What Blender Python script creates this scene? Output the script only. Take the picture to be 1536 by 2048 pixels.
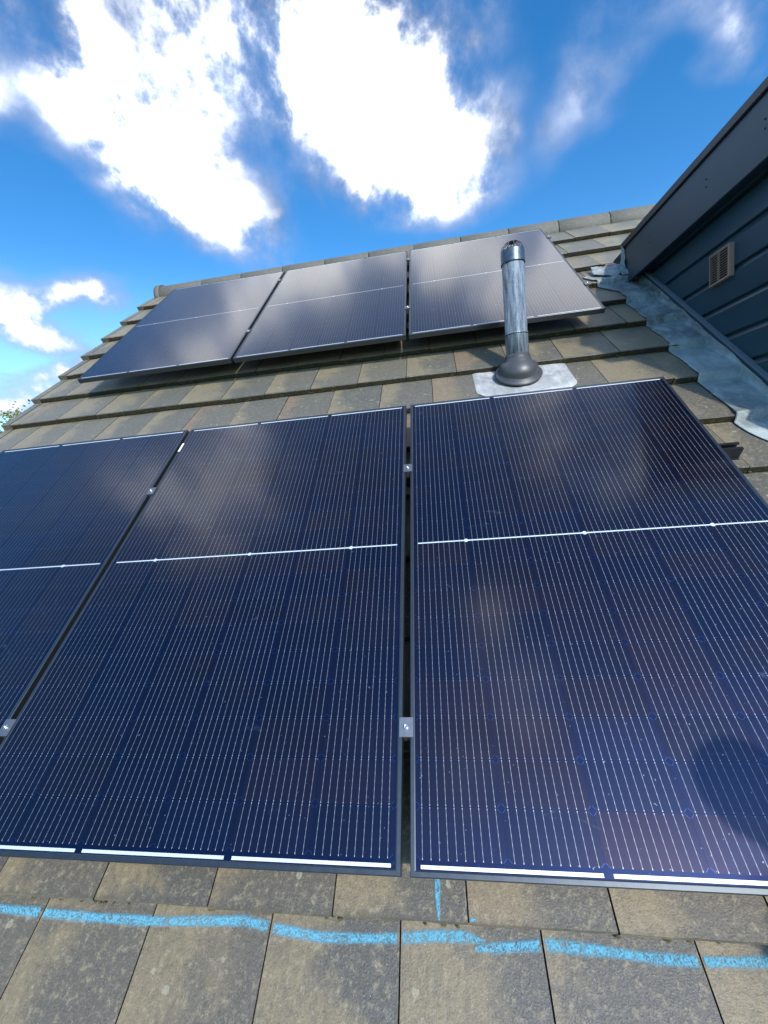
import bpy, bmesh, math, random
from mathutils import Vector, Matrix, noise
random.seed(7)
S = bpy.context.scene
COL = S.collection
for o in list(bpy.data.objects): bpy.data.objects.remove(o, do_unlink=True)

# ------------------------------------------------------------------ roof frame
TH = 0.6790966487            # roof pitch 38.9 deg
ZR = 5.0                     # world height of the roof-frame origin
ct, st = math.cos(TH), math.sin(TH)
def RW(u, v, n): return Vector((u, v*ct - n*st, v*st + n*ct + ZR))     # roof (u across, v upslope, n off) -> world
RM = Matrix(((1,0,0),(0,ct,-st),(0,st,ct)))

# ------------------------------------------------------------------ camera
cam_d = bpy.data.cameras.new('camera'); cam = bpy.data.objects.new('camera', cam_d); COL.objects.link(cam)
Rr = Matrix(((0.9869704798701937, 0.04343375965405192, -0.15492830724923554),
             (-0.07442591218407948, -0.7304417854668359, -0.6789076385191057),
             (-0.1426536205652249, 0.6815924783669015, -0.7176918823376072)))
right, down, fwd = RM @ Rr[0], RM @ Rr[1], RM @ Rr[2]
m = Matrix((right, -down, -fwd)).transposed().to_4x4()
m.translation = RW(0.12203673543314876, -0.033930420048827376, 1.1095318255110882)
cam.matrix_world = m
cam_d.sensor_fit = 'VERTICAL'; cam_d.sensor_height = 24.0; cam_d.sensor_width = 18.0
cam_d.lens = 828.912/2048*24.0
cam_d.clip_start = 0.02; cam_d.clip_end = 3000
S.camera = cam

# ------------------------------------------------------------------ node helper
class NT:
    def __init__(s, nt): s.nt = nt; nt.nodes.clear()
    def n(s, t, **k):
        nd = s.nt.nodes.new(t)
        ins = k.pop('i', {})
        for a, b in k.items(): setattr(nd, a, b)
        for a, b in ins.items(): s.put(nd.inputs[a], b)
        return nd
    def put(s, sock, b):
        if isinstance(b, bpy.types.NodeSocket): s.nt.links.new(b, sock)
        elif b is not None:
            if isinstance(b, (tuple, list)) and len(b) == 3 and sock.type == 'RGBA': b = (*b, 1)
            sock.default_value = b
    def m(s, op, a, b=0.0, c=0.0, clamp=False):
        nd = s.n('ShaderNodeMath', operation=op, use_clamp=clamp)
        for k, x in enumerate((a, b, c)): s.put(nd.inputs[k], x)
        return nd.outputs[0]
    def v(s, op, a, b=None):
        nd = s.n('ShaderNodeVectorMath', operation=op); s.put(nd.inputs[0], a)
        if b is not None: s.put(nd.inputs[1], b)
        return nd.outputs[1] if op in ('DOT_PRODUCT', 'LENGTH') else nd.outputs[0]
    def mix(s, f, a, b):
        nd = s.n('ShaderNodeMix', data_type='RGBA'); s.put(nd.inputs[0], f); s.put(nd.inputs[6], a); s.put(nd.inputs[7], b)
        return nd.outputs[2]
    def mixf(s, f, a, b):
        nd = s.n('ShaderNodeMix', data_type='FLOAT'); s.put(nd.inputs[0], f); s.put(nd.inputs[2], a); s.put(nd.inputs[3], b)
        return nd.outputs[0]
    def ss(s, x, lo, hi, a=0.0, b=1.0):
        nd = s.n('ShaderNodeMapRange', interpolation_type='SMOOTHSTEP')
        for k, y in enumerate((x, lo, hi, a, b)): s.put(nd.inputs[k], y)
        return nd.outputs[0]
    def noise(s, vec, scale, detail=3, rough=.55, dist=0.0, col=False):
        nd = s.n('ShaderNodeTexNoise'); s.put(nd.inputs['Vector'], vec)
        nd.inputs['Scale'].default_value = scale; nd.inputs['Detail'].default_value = detail
        nd.inputs['Roughness'].default_value = rough; nd.inputs['Distortion'].default_value = dist
        return nd.outputs[1 if col else 0]
    def xyz(s, vec):
        nd = s.n('ShaderNodeSeparateXYZ'); s.put(nd.inputs[0], vec); return nd.outputs
    def vec(s, x, y, z=0.0):
        nd = s.n('ShaderNodeCombineXYZ'); s.put(nd.inputs[0], x); s.put(nd.inputs[1], y); s.put(nd.inputs[2], z); return nd.outputs[0]
    def bump(s, h, strength, dist):
        nd = s.n('ShaderNodeBump'); s.put(nd.inputs['Height'], h)
        nd.inputs['Strength'].default_value = strength; nd.inputs['Distance'].default_value = dist
        return nd.outputs[0]

# ------------------------------------------------------------------ world: clear sky with broken cloud
SUN = (RM @ Vector((0.42, -0.24, 1.0))).normalized()
SUN_EL = math.asin(SUN.z); SUN_AZ = math.atan2(SUN.x, SUN.y)
W = bpy.data.worlds.new('World'); S.world = W; W.use_nodes = True
w = NT(W.node_tree)
sky = w.n('ShaderNodeTexSky', sky_type='NISHITA', sun_disc=False, sun_elevation=SUN_EL, sun_rotation=SUN_AZ,
          altitude=0, air_density=1.0, dust_density=0.3, ozone_density=3.0)
hs0 = w.n('ShaderNodeHueSaturation', i={'Color': sky.outputs[0], 'Saturation': 1.33, 'Value': 1.18})
SKYS = 0.15
_z0 = w.xyz(w.n('ShaderNodeTexCoord').outputs['Generated'])[2]
hz = w.mix(w.ss(_z0, .42, .10, 0.0, .55), hs0.outputs[0], (3.4, 6.4, 6.5))
dirv = w.n('ShaderNodeTexCoord').outputs['Generated']
X, Y, Z = w.xyz(dirv)[0:3]
den = w.m('MAXIMUM', w.m('ADD', Z, 0.12), 0.02)
P = w.vec(w.m('DIVIDE', X, den), w.m('DIVIDE', Y, den), 0.0)
warp = w.v('SCALE', w.v('SUBTRACT', w.noise(P, 2.6, 3, .6, col=True), (0.5, 0.5, 0.5)))
warp.node.inputs['Scale'].default_value = 0.26
Pw = w.v('ADD', P, warp)
# cloud banks: centre and ellipse axes on the cloud layer, density, softness
BL = [(-0.677,0.979,0.036,3.303,8.143,3.566,1.15),(-0.430,0.908,-0.197,4.579,14.774,5.002,.95),
 (-0.592,1.376,2.343,2.940,-5.815,1.716,1.15),(-0.646,1.131,0.475,3.021,5.749,0.886,.75),
 (-0.718,0.827,-0.413,5.5,8.5,5.5,.7),(-0.879,0.891,-4.350,13.496,24.807,20.071,.6),
 (-0.126,0.994,-0.672,2.876,4.860,0.747,1.9),(0.007,1.298,1.195,3.651,4.696,-2.427,1.25),
 (0.143,1.088,-0.968,4.556,12.125,-1.573,.55),(-0.079,1.435,3.628,0.418,-2.478,7.112,.42),
 (0.361,1.194,-1.919,4.816,15.273,-0.117,.5),(0.472,1.215,-4.422,6.636,12.478,2.775,.5),
 (0.582,1.041,5.739,-3.235,-2.696,15.855,.62),(0.735,1.144,14.215,-11.288,2.040,11.822,.6),
 (-1.333,1.570,5.624,5.518,-3.247,6.687,1.4),(-1.706,1.628,1.9,2.6,-4.6,-0.153,1.45),
 (-2.062,2.088,2.087,2.286,-2.344,10.486,.5),(-2.495,2.319,2.128,2.509,-0.046,4.015,1.1),
 (-0.20,0.92,5.0,1.0,-1.0,4.5,1.4),(-0.10,1.12,7.0,1.0,-1.0,5.0,.8)]
F = 0.0
for cx, cy, a, b, c, d, s_ in BL:
    q = w.v('SUBTRACT', Pw, (cx, cy, 0))
    e = w.v('LENGTH', w.vec(w.v('DOT_PRODUCT', q, (a, b, 0)), w.v('DOT_PRODUCT', q, (c, d, 0)), 0.0))
    F = w.m('ADD', F, w.ss(e, 1.75, 0.1, 0.0, min(s_, 1.45)))
# open cloud field overhead and behind the viewer
over = w.ss(w.v('DOT_PRODUCT', dirv, (0.0, 0.58, 0.815)), 0.0, 1.0)
elev = w.ss(Z, 0.70, 0.80)
back = w.ss(Y, 0.25, 0.0)
field = w.m('MAXIMUM', elev, w.m('MULTIPLY', back, .45))
ahead = w.m('MULTIPLY', w.ss(Y, 0.12, 0.42), w.ss(Z, 0.70, 0.78))
base = w.ss(w.m('ADD', w.noise(P, 1.9, 4, .55, .4), w.m('MULTIPLY', ahead, .0)), 0.44, 0.68, -0.1, 1.1)
F = w.m('ADD', F, w.m('MULTIPLY', base, field))
PX, PY, _pz = w.xyz(Pw)[0:3]
bank = w.m('MULTIPLY', w.ss(PY, .36, .50), w.ss(Z, .70, .79))
hole = w.ss(w.v('LENGTH', w.v('MULTIPLY', w.v('SUBTRACT', Pw, (-.06, .46, 0)), (1.0, 1.0, 0))), .20, .06)
bank = w.m('MULTIPLY', bank, w.m('SUBTRACT', 1.0, hole))
side = w.ss(w.v('LENGTH', w.v('SUBTRACT', Pw, (.40, .25, 0))), .38, .10)
left = w.ss(w.v('LENGTH', w.v('SUBTRACT', Pw, (-.66, .22, 0))), .34, .08)
F = w.m('ADD', F, w.m('ADD', w.m('MULTIPLY', bank, 1.25), w.m('ADD', w.m('MULTIPLY', side, 1.4), w.m('MULTIPLY', left, .8))))
nz = w.noise(w.v('ADD', w.v('MULTIPLY', dirv, (5.0, 5.0, 5.0)), w.v('MULTIPLY', P, (.5, .2, 0))), 1.0, 10, .60, .15)
fn = w.noise(dirv, 15.0, 7, .62, .1)
nz = w.m('ADD', nz, w.m('MULTIPLY', w.m('SUBTRACT', fn, .5), .28))
brk = w.ss(nz, .28, .70)
F2 = w.m('MULTIPLY', F, w.mixf(brk, .16, 1.42))
alpha = w.ss(F2, 0.02, 1.22)
alpha = w.m('MULTIPLY', alpha, w.ss(Z, 0.0, 0.12))
core = w.ss(F2, 0.55, 1.6)
ccol = w.mix(core, (0.52, 0.66, 1.0), (1.0, 1.0, 0.98))
shd = w.ss(w.noise(dirv, 6.5, 6, .6, .2), .47, .66)
cstr = w.m('MULTIPLY', w.mixf(core, 0.62, 1.6), w.mixf(w.m('MULTIPLY', shd, .62), 1.0, 0.45))
sd_ = w.m('MAXIMUM', w.v('DOT_PRODUCT', dirv, tuple(SUN)), 0.0)
aure = w.m('ADD', SKYS, w.m('ADD', w.m('MULTIPLY', w.m('POWER', sd_, 9.0), SKYS*1.6), w.m('MULTIPLY', w.m('POWER', sd_, 90.0), SKYS*8)))
bg_s = w.n('ShaderNodeBackground', i={'Color': hz, 'Strength': aure})
bg_c = w.n('ShaderNodeBackground', i={'Color': ccol, 'Strength': cstr})
mx = w.n('ShaderNodeMixShader', i={0: alpha, 1: bg_s.outputs[0], 2: bg_c.outputs[0]})
w.n('ShaderNodeOutputWorld', i={'Surface': mx.outputs[0]})
W.cycles.sampling_method = 'MANUAL'; W.cycles.sample_map_resolution = 1024

sd = bpy.data.lights.new('sun', 'SUN'); sd.energy = 3.3; sd.angle = math.radians(1.4); sd.color = (1.0, .93, .80)
so = bpy.data.objects.new('sun', sd); COL.objects.link(so)
so.rotation_euler = SUN.to_track_quat('Z', 'Y').to_euler(); so.location = (0, 0, 20)
S.view_settings.view_transform = 'Standard'; S.view_settings.look = 'None'
S.view_settings.exposure = 0.42; S.view_settings.gamma = 1.0

# ------------------------------------------------------------------ object helpers
def tag(o, label=None, cat=None, group=None, kind=None):
    for k, x in (('label', label), ('category', cat), ('group', group), ('kind', kind)):
        if x: o[k] = x
    return o
def empty(name, loc, rot=(0,0,0)):
    o = bpy.data.objects.new(name, None); COL.objects.link(o); o.location = loc; o.rotation_euler = rot
    o.empty_display_size = .1
    return o
class MB:
    def __init__(s): s.bm = bmesh.new(); s.uv = s.bm.loops.layers.uv.new('UVMap')
    def quad(s, p, mi=0, uv=None):
        f = s.bm.faces.new([s.bm.verts.new(x) for x in p]); f.material_index = mi
        if uv:
            for l, t in zip(f.loops, uv): l[s.uv].uv = t
        return f
    def box(s, a, b, mi=0, bev=0.0, M=None):
        x0,y0,z0 = a; x1,y1,z1 = b
        vs = [s.bm.verts.new(c) for c in ((x0,y0,z0),(x1,y0,z0),(x1,y1,z0),(x0,y1,z0),(x0,y0,z1),(x1,y0,z1),(x1,y1,z1),(x0,y1,z1))]
        if M:
            for v_ in vs: v_.co = M @ v_.co
        fs = [s.bm.faces.new([vs[i] for i in ix]) for ix in ((0,3,2,1),(4,5,6,7),(0,1,5,4),(1,2,6,5),(2,3,7,6),(3,0,4,7))]
        for f in fs: f.material_index = mi
        if bev:
            es = list({e for f in fs for e in f.edges})
            r = bmesh.ops.bevel(s.bm, geom=es, offset=bev, segments=2, affect='EDGES', clamp_overlap=True)
            for f in r['faces']: f.material_index = mi
        return vs
    def loft(s, rings, close=True, caps=(True, True), mi=0, smooth=True):
        R_ = [[s.bm.verts.new(p) for p in r] for r in rings]
        n = len(R_[0])
        for a, b in zip(R_, R_[1:]):
            for k in range(n if close else n-1):
                f = s.bm.faces.new((a[k], a[(k+1)%n], b[(k+1)%n], b[k])); f.smooth = smooth; f.material_index = mi
        if caps[0]: s.bm.faces.new(R_[0][::-1]).material_index = mi
        if caps[1]: s.bm.faces.new(R_[-1]).material_index = mi
        return R_
    def tube(s, pts, r, n=8, mi=0):
        rings = []
        for i, p in enumerate(pts):
            p = Vector(p); t = (Vector(pts[min(i+1, len(pts)-1)]) - Vector(pts[max(i-1, 0)])).normalized()
            a = t.orthogonal().normalized(); 
            if i and abs(a.dot(pa)) < .999: a = (pa - t*pa.dot(t)).normalized()
            pa = a; b = t.cross(a); rr = r[i] if isinstance(r, (list, tuple)) else r
            rings.append([p + (a*math.cos(2*math.pi*k/n) + b*math.sin(2*math.pi*k/n))*rr for k in range(n)])
        s.loft(rings, mi=mi)
    def build(s, name, mats, parent=None, loc=None, rot=None):
        bmesh.ops.recalc_face_normals(s.bm, faces=s.bm.faces)
        me = bpy.data.meshes.new(name); s.bm.to_mesh(me); s.bm.free()
        for m_ in (mats if isinstance(mats, (list, tuple)) else [mats]): me.materials.append(m_)
        o = bpy.data.objects.new(name, me); COL.objects.link(o)
        if parent: o.parent = parent
        if loc is not None: o.location = loc
        if rot is not None: o.rotation_euler = rot
        return o
RE = (TH, 0, 0)

def mat(name):
    m_ = bpy.data.materials.new(name); m_.use_nodes = True
    return m_, NT(m_.node_tree)
def finish(t, **ins):
    b = t.n('ShaderNodeBsdfPrincipled')
    b.inputs['Sheen Roughness'].default_value = .45
    for k, x in ins.items(): t.put(b.inputs[k.replace('_', ' ')], x)
    t.n('ShaderNodeOutputMaterial', i={'Surface': b.outputs[0]})
    return b
def simple(name, col, rough=.5, metal=0.0, nscale=30, nstr=.15, bump=0.0, spec=.5):
    m_, t = mat(name)
    ob = t.n('ShaderNodeTexCoord').outputs['Object']
    nz_ = t.noise(ob, nscale, 5, .6)
    c = t.mix(nz_, tuple(x*(1-nstr) for x in col), tuple(min(1, x*(1+nstr)) for x in col))
    kw = dict(Base_Color=c, Roughness=t.mixf(nz_, max(.02, rough-.07), min(1, rough+.07)), Metallic=metal, Specular_IOR_Level=spec)
    if bump: kw['Normal'] = t.bump(nz_, bump, .002)
    finish(t, **kw)
    return m_

# ------------------------------------------------------------------ materials
def tile_material():
    m_, t = mat('concrete_tile')
    ob = t.n('ShaderNodeTexCoord').outputs['Object']
    uv = t.n('ShaderNodeUVMap').outputs[0]
    vc = t.n('ShaderNodeVertexColor', layer_name='tint')
    r1, r2, r3 = t.n('ShaderNodeSeparateColor', i={0: vc.outputs[0]}).outputs[0:3]
    x, y, _ = t.xyz(uv)[0:3]
    seed = t.vec(t.m('MULTIPLY', r1, 40), t.m('MULTIPLY', r2, 40), 0)
    big = t.noise(t.v('ADD', ob, seed), 5.0, 4, .6, .5)
    streak = t.noise(t.v('MULTIPLY', t.v('ADD', ob, seed), (60, 16, 20)), 1.0, 5, .7, .3)
    fine = t.noise(ob, 260, 3, .7)
    mid = t.noise(ob, 70, 4, .7)
    # flamed colouring: each tile runs from tan to slate grey across its width
    gx = t.m('ADD', x, t.m('MULTIPLY', t.m('SUBTRACT', big, .5), 1.9))
    tan = t.ss(gx, t.mixf(r1, .35, 1.0), t.mixf(r1, .0, .45))
    tan = t.m('MULTIPLY', tan, t.mixf(streak, .0, 1.7), clamp=True)
    tanc = t.mix(t.ss(r2, .45, .9), (.27, .205, .105), (.25, .135, .070))
    grey = t.mix(r3, (.076, .070, .056), (.124, .102, .071))
    c = t.mix(t.m('MULTIPLY', tan, .8), grey, tanc)
    spk = t.ss(mid, .50, .72)
    c = t.mix(t.m('MULTIPLY', spk, .68), c, (.36, .30, .18))
    c = t.mix(t.m('MULTIPLY', t.ss(mid, .45, .26), .6), c, (.045, .043, .036))
    c = t.mix(t.m('MULTIPLY', t.ss(fine, .50, .72), .35), c, (.33, .31, .25))
    c = t.mix(t.m('MULTIPLY', t.ss(fine, .44, .30), .5), c, (.04, .04, .035))
    grit = t.ss(t.noise(ob, 420, 1, .5), .745, .80)
    c = t.mix(t.m('MULTIPLY', grit, .7), c, (.75, .72, .65))
    # dirt gathered along the tail and the side joints
    dirt = t.ss(t.m('ADD', y, t.m('MULTIPLY', t.m('SUBTRACT', mid, .5), .12)), .06, .0)
    c = t.mix(t.m('MULTIPLY', dirt, .55), c, (.07, .062, .04))
    vr = t.n('ShaderNodeTexVoronoi', feature='F1', i={'Vector': t.v('ADD', ob, t.v('SCALE', t.noise(ob, 60, 2, .6, col=True))), 'Scale': 26.0})
    vr.inputs['Vector'].links[0].from_node.inputs[1].links[0].from_node.inputs['Scale'].default_value = .012
    vs_ = t.n('ShaderNodeSeparateColor', i={0: vr.outputs['Color']}).outputs[0]
    lich = t.m('MULTIPLY', t.ss(vr.outputs['Distance'], .24, .16), t.m('GREATER_THAN', vs_, .86))
    c = t.mix(t.m('MULTIPLY', lich, t.mixf(fine, .2, .9)), c, (.40, .39, .28))
    c = t.mix(.26, c, (.012, .012, .010))
    h = t.m('ADD', t.m('MULTIPLY', fine, .5), t.m('ADD', t.m('MULTIPLY', mid, .7), t.m('MULTIPLY', streak, .4)))
    finish(t, Base_Color=c, Roughness=t.mixf(mid, .42, .62), Specular_IOR_Level=.6, Sheen_Weight=.4, Sheen_Tint=(1, .92, .76, 1), Normal=t.bump(h, .55, .0035))
    return m_
M_TILE = tile_material()
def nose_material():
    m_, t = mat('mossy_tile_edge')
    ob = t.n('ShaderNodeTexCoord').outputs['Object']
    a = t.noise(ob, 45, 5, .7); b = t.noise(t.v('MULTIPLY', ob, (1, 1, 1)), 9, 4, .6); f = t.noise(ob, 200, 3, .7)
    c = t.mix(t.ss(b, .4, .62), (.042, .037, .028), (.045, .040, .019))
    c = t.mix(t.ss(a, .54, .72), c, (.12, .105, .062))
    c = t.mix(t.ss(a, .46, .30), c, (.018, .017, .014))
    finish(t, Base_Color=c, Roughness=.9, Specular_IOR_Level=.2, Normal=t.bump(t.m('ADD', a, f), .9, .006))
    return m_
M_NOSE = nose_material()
M_MOSS = simple('moss', (.075, .072, .03), .95, 0, 80, .6, .6, .1)
M_UNDER = simple('underlay', (.015, .014, .013), .9, 0, 20, .2)
M_RIDGE, t = mat('ridge_concrete')
ob = t.n('ShaderNodeTexCoord').outputs['Object']; a = t.noise(ob, 18, 5, .65, .4); b = t.noise(ob, 120, 3, .6)
c = t.mix(a, (.065, .065, .055), (.14, .13, .10)); c = t.mix(t.m('MULTIPLY', t.ss(b, .5, .7), .5), c, (.27, .25, .19))
finish(t, Base_Color=c, Roughness=.7, Normal=t.bump(t.m('ADD', a, b), .5, .003))

def glass_material():
    m_, t = mat('solar_cells_under_glass')
    uv = t.n('ShaderNodeUVMap').outputs[0]
    ob = t.n('ShaderNodeTexCoord').outputs['Object']
    wp = t.n('ShaderNodeNewGeometry').outputs['Position']
    x, y, _ = t.xyz(uv)[0:3]
    oi = t.n('ShaderNodeObjectInfo').outputs['Random']
    def lt(a, b): return t.m('LESS_THAN', a, b)
    def gt(a, b): return t.m('GREATER_THAN', a, b)
    def AND(*a):
        r = a[0]
        for k in a[1:]: r = t.m('MULTIPLY', r, k)
        return r
    ym = t.m('SUBTRACT', y, .861); yy = t.m('ABSOLUTE', ym)
    r = t.m('DIVIDE', t.m('SUBTRACT', yy, .0045), .0922); fr = t.m('FRACT', r)
    c = t.m('DIVIDE', t.m('SUBTRACT', x, .0135), .1845); fc = t.m('FRACT', c)
    inside = AND(gt(c, 0), lt(c, 6), gt(r, 0), lt(r, 9))
    dr = t.m('MULTIPLY', t.m('SUBTRACT', .5, t.m('ABSOLUTE', t.m('SUBTRACT', fr, .5))), .0922)   # metres to row edge
    xc = t.m('MULTIPLY', fc, .1845)
    dc = t.m('MINIMUM', xc, t.m('SUBTRACT', .182, xc))                                         # metres to cell side
    incell = AND(inside, gt(dr, .0010), gt(dc, 0), gt(t.m('ADD', dr, dc), .0085))
    cid = t.vec(t.m('FLOOR', c), t.m('ADD', t.m('FLOOR', r), t.m('MULTIPLY', gt(ym, 0), 17)), t.m('MULTIPLY', oi, 37))
    wn = t.n('ShaderNodeTexWhiteNoise', noise_dimensions='3D', i={'Vector': cid})
    rc = t.n('ShaderNodeSeparateColor', i={0: wn.outputs['Color']}).outputs
    cloud = t.noise(ob, 3.5, 3, .6)
    vio = t.ss(t.m('ADD', t.m('MULTIPLY', rc[0], .34), t.m('MULTIPLY', cloud, .95)),   .42, .90)
    cc = t.mix(vio, (.0072, .0115, .042), (.0235, .0140, .028))
    cc = t.mix(t.m('MULTIPLY', rc[1], .45), cc, (.006, .007, .016))
    back = (.0036, .0080, .040)
    # hairline fingers along the strings
    col = t.mix(incell, back, cc)
    edge = AND(inside, lt(t.m('ABSOLUTE', t.m('SUBTRACT', t.m('ADD', dr, dc), .0085)), .0006), lt(dc, .0085), gt(dc, 0))
    col = t.mix(t.m('MULTIPLY', edge, .6), col, (.06, .09, .25))
    col = t.mix(AND(inside, lt(dr, .0011)), col, (.006, .010, .035))
    # busbars
    bx = t.m('DIVIDE', t.m('SUBTRACT', xc, .0118-.0088), .0176)
    bb = t.m('MULTIPLY', t.m('ABSOLUTE', t.m('SUBTRACT', t.m('FRACT', bx), .5)), .0176)
    pad = lt(dr, .0042)
    wbb = t.mixf(pad, .00050, .00070)
    bus = AND(lt(bb, wbb), gt(bx, 0), lt(bx, 10), inside, gt(dr, .0012))
    dash = t.ss(t.m('ABSOLUTE', t.m('SUBTRACT', t.m('FRACT', t.m('MULTIPLY', fr, 6)), .5)), .20, .45, .62, 1.0)
    # ribbons
    ye = t.m('SUBTRACT', .861, yy)
    s_ = t.m('DIVIDE', t.m('SUBTRACT', x, .0215), .3702)
    rib = AND(gt(ye, .0135), lt(ye, .0198), gt(s_, 0), lt(s_, 2.95), lt(t.m('FRACT', s_), .95))
    mid = AND(lt(yy, .0024), gt(x, .0255), lt(x, 1.1085))
    dx = t.m('MULTIPLY', t.m('SUBTRACT', t.m('ABSOLUTE', t.m('SUBTRACT', t.m('FRACT', t.m('DIVIDE', x, .378)), .5)), 0), .378)
    dot = lt(t.m('SQRT', t.m('ADD', t.m('MULTIPLY', dx, dx), t.m('MULTIPLY', yy, yy))), .0068)
    rib = t.m('MAXIMUM', rib, t.m('MAXIMUM', mid, dot))
    metal = t.m('MAXIMUM', rib, t.m('MULTIPLY', bus, dash))
    col = t.mix(t.m('MULTIPLY', bus, dash), col, t.mix(pad, (.25, .28, .32), (.42, .46, .52)))
    col = t.mix(rib, col, (.66, .71, .73))
    # faint handling smudges and dust on the glass
    sm = t.ss(t.noise(wp, 9.0, 4, .7, 1.2), .63, .78)
    sm = t.m('MULTIPLY', sm, t.noise(wp, 60, 3, .7))
    dust = t.ss(t.noise(wp, 150, 1, .5), .765, .80)
    film = t.m('MULTIPLY', t.noise(wp, 2.0, 3, .6), .012)
    k = t.m('ADD', t.m('ADD', t.m('MULTIPLY', sm, .22), t.m('MULTIPLY', dust, .35)), film, clamp=True)
    col = t.mix(k, col, (.40, .50, .66))
    nb = t.bump(t.noise(wp, 900, 1, .5), .05, .0004)
    anym = t.m('MAXIMUM', rib, t.m('MULTIPLY', bus, 1.0))
    finish(t, Base_Color=col, Metallic=t.m('MULTIPLY', t.mixf(anym, .93, .45), t.m('SUBTRACT', 1.0, k)), Roughness=t.mixf(anym, .375, .5), Coat_Weight=1.0, Coat_IOR=1.44,
           Coat_Roughness=t.mixf(k, .11, .3), Coat_Normal=nb)
    return m_
M_GLASS = glass_material()
M_FRAME = simple('dark_anodised_frame', (.085, .097, .105), .36, .85, 60, .12)
M_RAIL = simple('black_rail', (.03, .032, .035), .35, .6, 40, .2)
M_CLAMP = simple('grey_clamp', (.21, .22, .235), .42, .8, 60, .12)
M_STEEL = simple('bright_steel', (.75, .77, .78), .25, 1.0, 90, .1)
M_LABEL = simple('white_sticker', (.75, .77, .75), .5)
M_RUBBER = simple('grey_rubber', (.055, .056, .060), .42, 0, 50, .25, .15)
M_BLACK = simple('black_slot', (.006, .006, .007), .7)
M_PAINT = simple('painted_blue_grey_fascia', (.034, .056, .074), .42, 0, 12, .14, .05)
M_CLAD = simple('painted_dark_blue_cladding', (.021, .058, .082), .38, 0, 10, .18, .05)
M_TRIM = simple('brown_grey_roof_trim', (.038, .033, .034), .45, .2, 15, .2)
M_TRIMEDGE = simple('pale_trim_edge', (.17, .19, .22), .6, 0, 70, .3)
M_VENT = simple('taupe_plastic', (.42, .27, .20), .5, 0, 40, .1)
M_ROOFING = simple('dark_roofing', (.05, .05, .05), .9, 0, 20, .3)
M_WALL = simple('brick_wall', (.23, .13, .09), .85, 0, 14, .35, .3)
M_WHITE = simple('white_frame_paint', (.75, .75, .73), .4)
M_WINGLASS = simple('dark_window_glass', (.02, .025, .03), .05)

def lead_material(name, dark, light, streaky):
    m_, t = mat(name)
    ob = t.n('ShaderNodeTexCoord').outputs['Object']
    a = t.noise(ob, 7, 6, .65, 1.0); b = t.noise(t.v('MULTIPLY', ob, (1, .35, 1)), 34, 5, .7, .8); g = t.noise(ob, 2.2, 3, .5)
    c = t.mix(t.ss(t.m('ADD', t.m('MULTIPLY', a, .7), t.m('MULTIPLY', b, streaky)), .30+streaky*.5-.1, .62+streaky*.5), dark, light)
    c = t.mix(t.m('MULTIPLY', t.ss(g, .45, .7), .5), c, light)
    c = t.mix(t.ss(t.noise(ob, 26, 2, .5), .74, .79), c, (.75, .8, .82))
    finish(t, Base_Color=c, Roughness=t.mixf(a, .5, .75), Metallic=.2, Normal=t.bump(t.m('ADD', a, t.m('MULTIPLY', b, .5)), .45, .010))
    return m_
M_LEAD = lead_material('weathered_lead', (.125, .145, .145), (.47, .53, .52), .45)
M_ALU = lead_material('pale_new_lead', (.27, .27, .265), (.56, .56, .535), .45)
def galv_material():
    m_, t = mat('galvanised_steel')
    ob = t.n('ShaderNodeTexCoord').outputs['Object']
    a = t.noise(t.v('MULTIPLY', ob, (1, 1, .09)), 60, 5, .7, .5); b = t.noise(t.v('MULTIPLY', ob, (1, 1, .3)), 14, 4, .6, .6); s_ = t.noise(ob, 170, 2, .6)
    c = t.mix(t.ss(a, .38, .62), (.12, .155, .18), (.31, .37, .41))
    c = t.mix(t.ss(b, .50, .66), c, (.07, .085, .09))
    c = t.mix(t.m('MULTIPLY', t.ss(s_, .6, .72), .6), c, (.55, .62, .66))
    finish(t, Base_Color=c, Roughness=t.mixf(a, .42, .65), Metallic=.55, Normal=t.bump(t.m('ADD', a, b), .25, .003))
    return m_
M_GALV = galv_material()
M_CAP = simple('dark_galvanised_cap', (.10, .13, .155), .4, .7, 40, .5)
def chalk_material():
    m_, t = mat('blue_chalk')
    ob = t.n('ShaderNodeTexCoord').outputs['Object']
    uv = t.n('ShaderNodeUVMap').outputs[0]; x, y, _ = t.xyz(uv)[0:3]
    a = t.noise(ob, 230, 6, .8); b = t.noise(ob, 55, 5, .75)
    edge = t.m('ABSOLUTE', t.m('SUBTRACT', y, .5))
    e = t.m('ADD', edge, t.m('MULTIPLY', t.m('SUBTRACT', b, .5), .5))
    k = t.m('MULTIPLY', t.ss(e, .52, .18), t.ss(t.m('ADD', a, t.m('MULTIPLY', b, .45)), .57, .82), clamp=True)
    k = t.m('MULTIPLY', k, .92)
    bs = t.n('ShaderNodeBsdfPrincipled', i={'Base Color': t.mix(a, (.085, .30, .42), (.15, .44, .57)), 'Roughness': .95, 'Specular IOR Level': .1})
    tr = t.n('ShaderNodeBsdfTransparent')
    mxs = t.n('ShaderNodeMixShader', i={0: k, 1: tr.outputs[0], 2: bs.outputs[0]})
    t.n('ShaderNodeOutputMaterial', i={'Surface': mxs.outputs[0]})
    return m_
M_CHALK = chalk_material()

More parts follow.
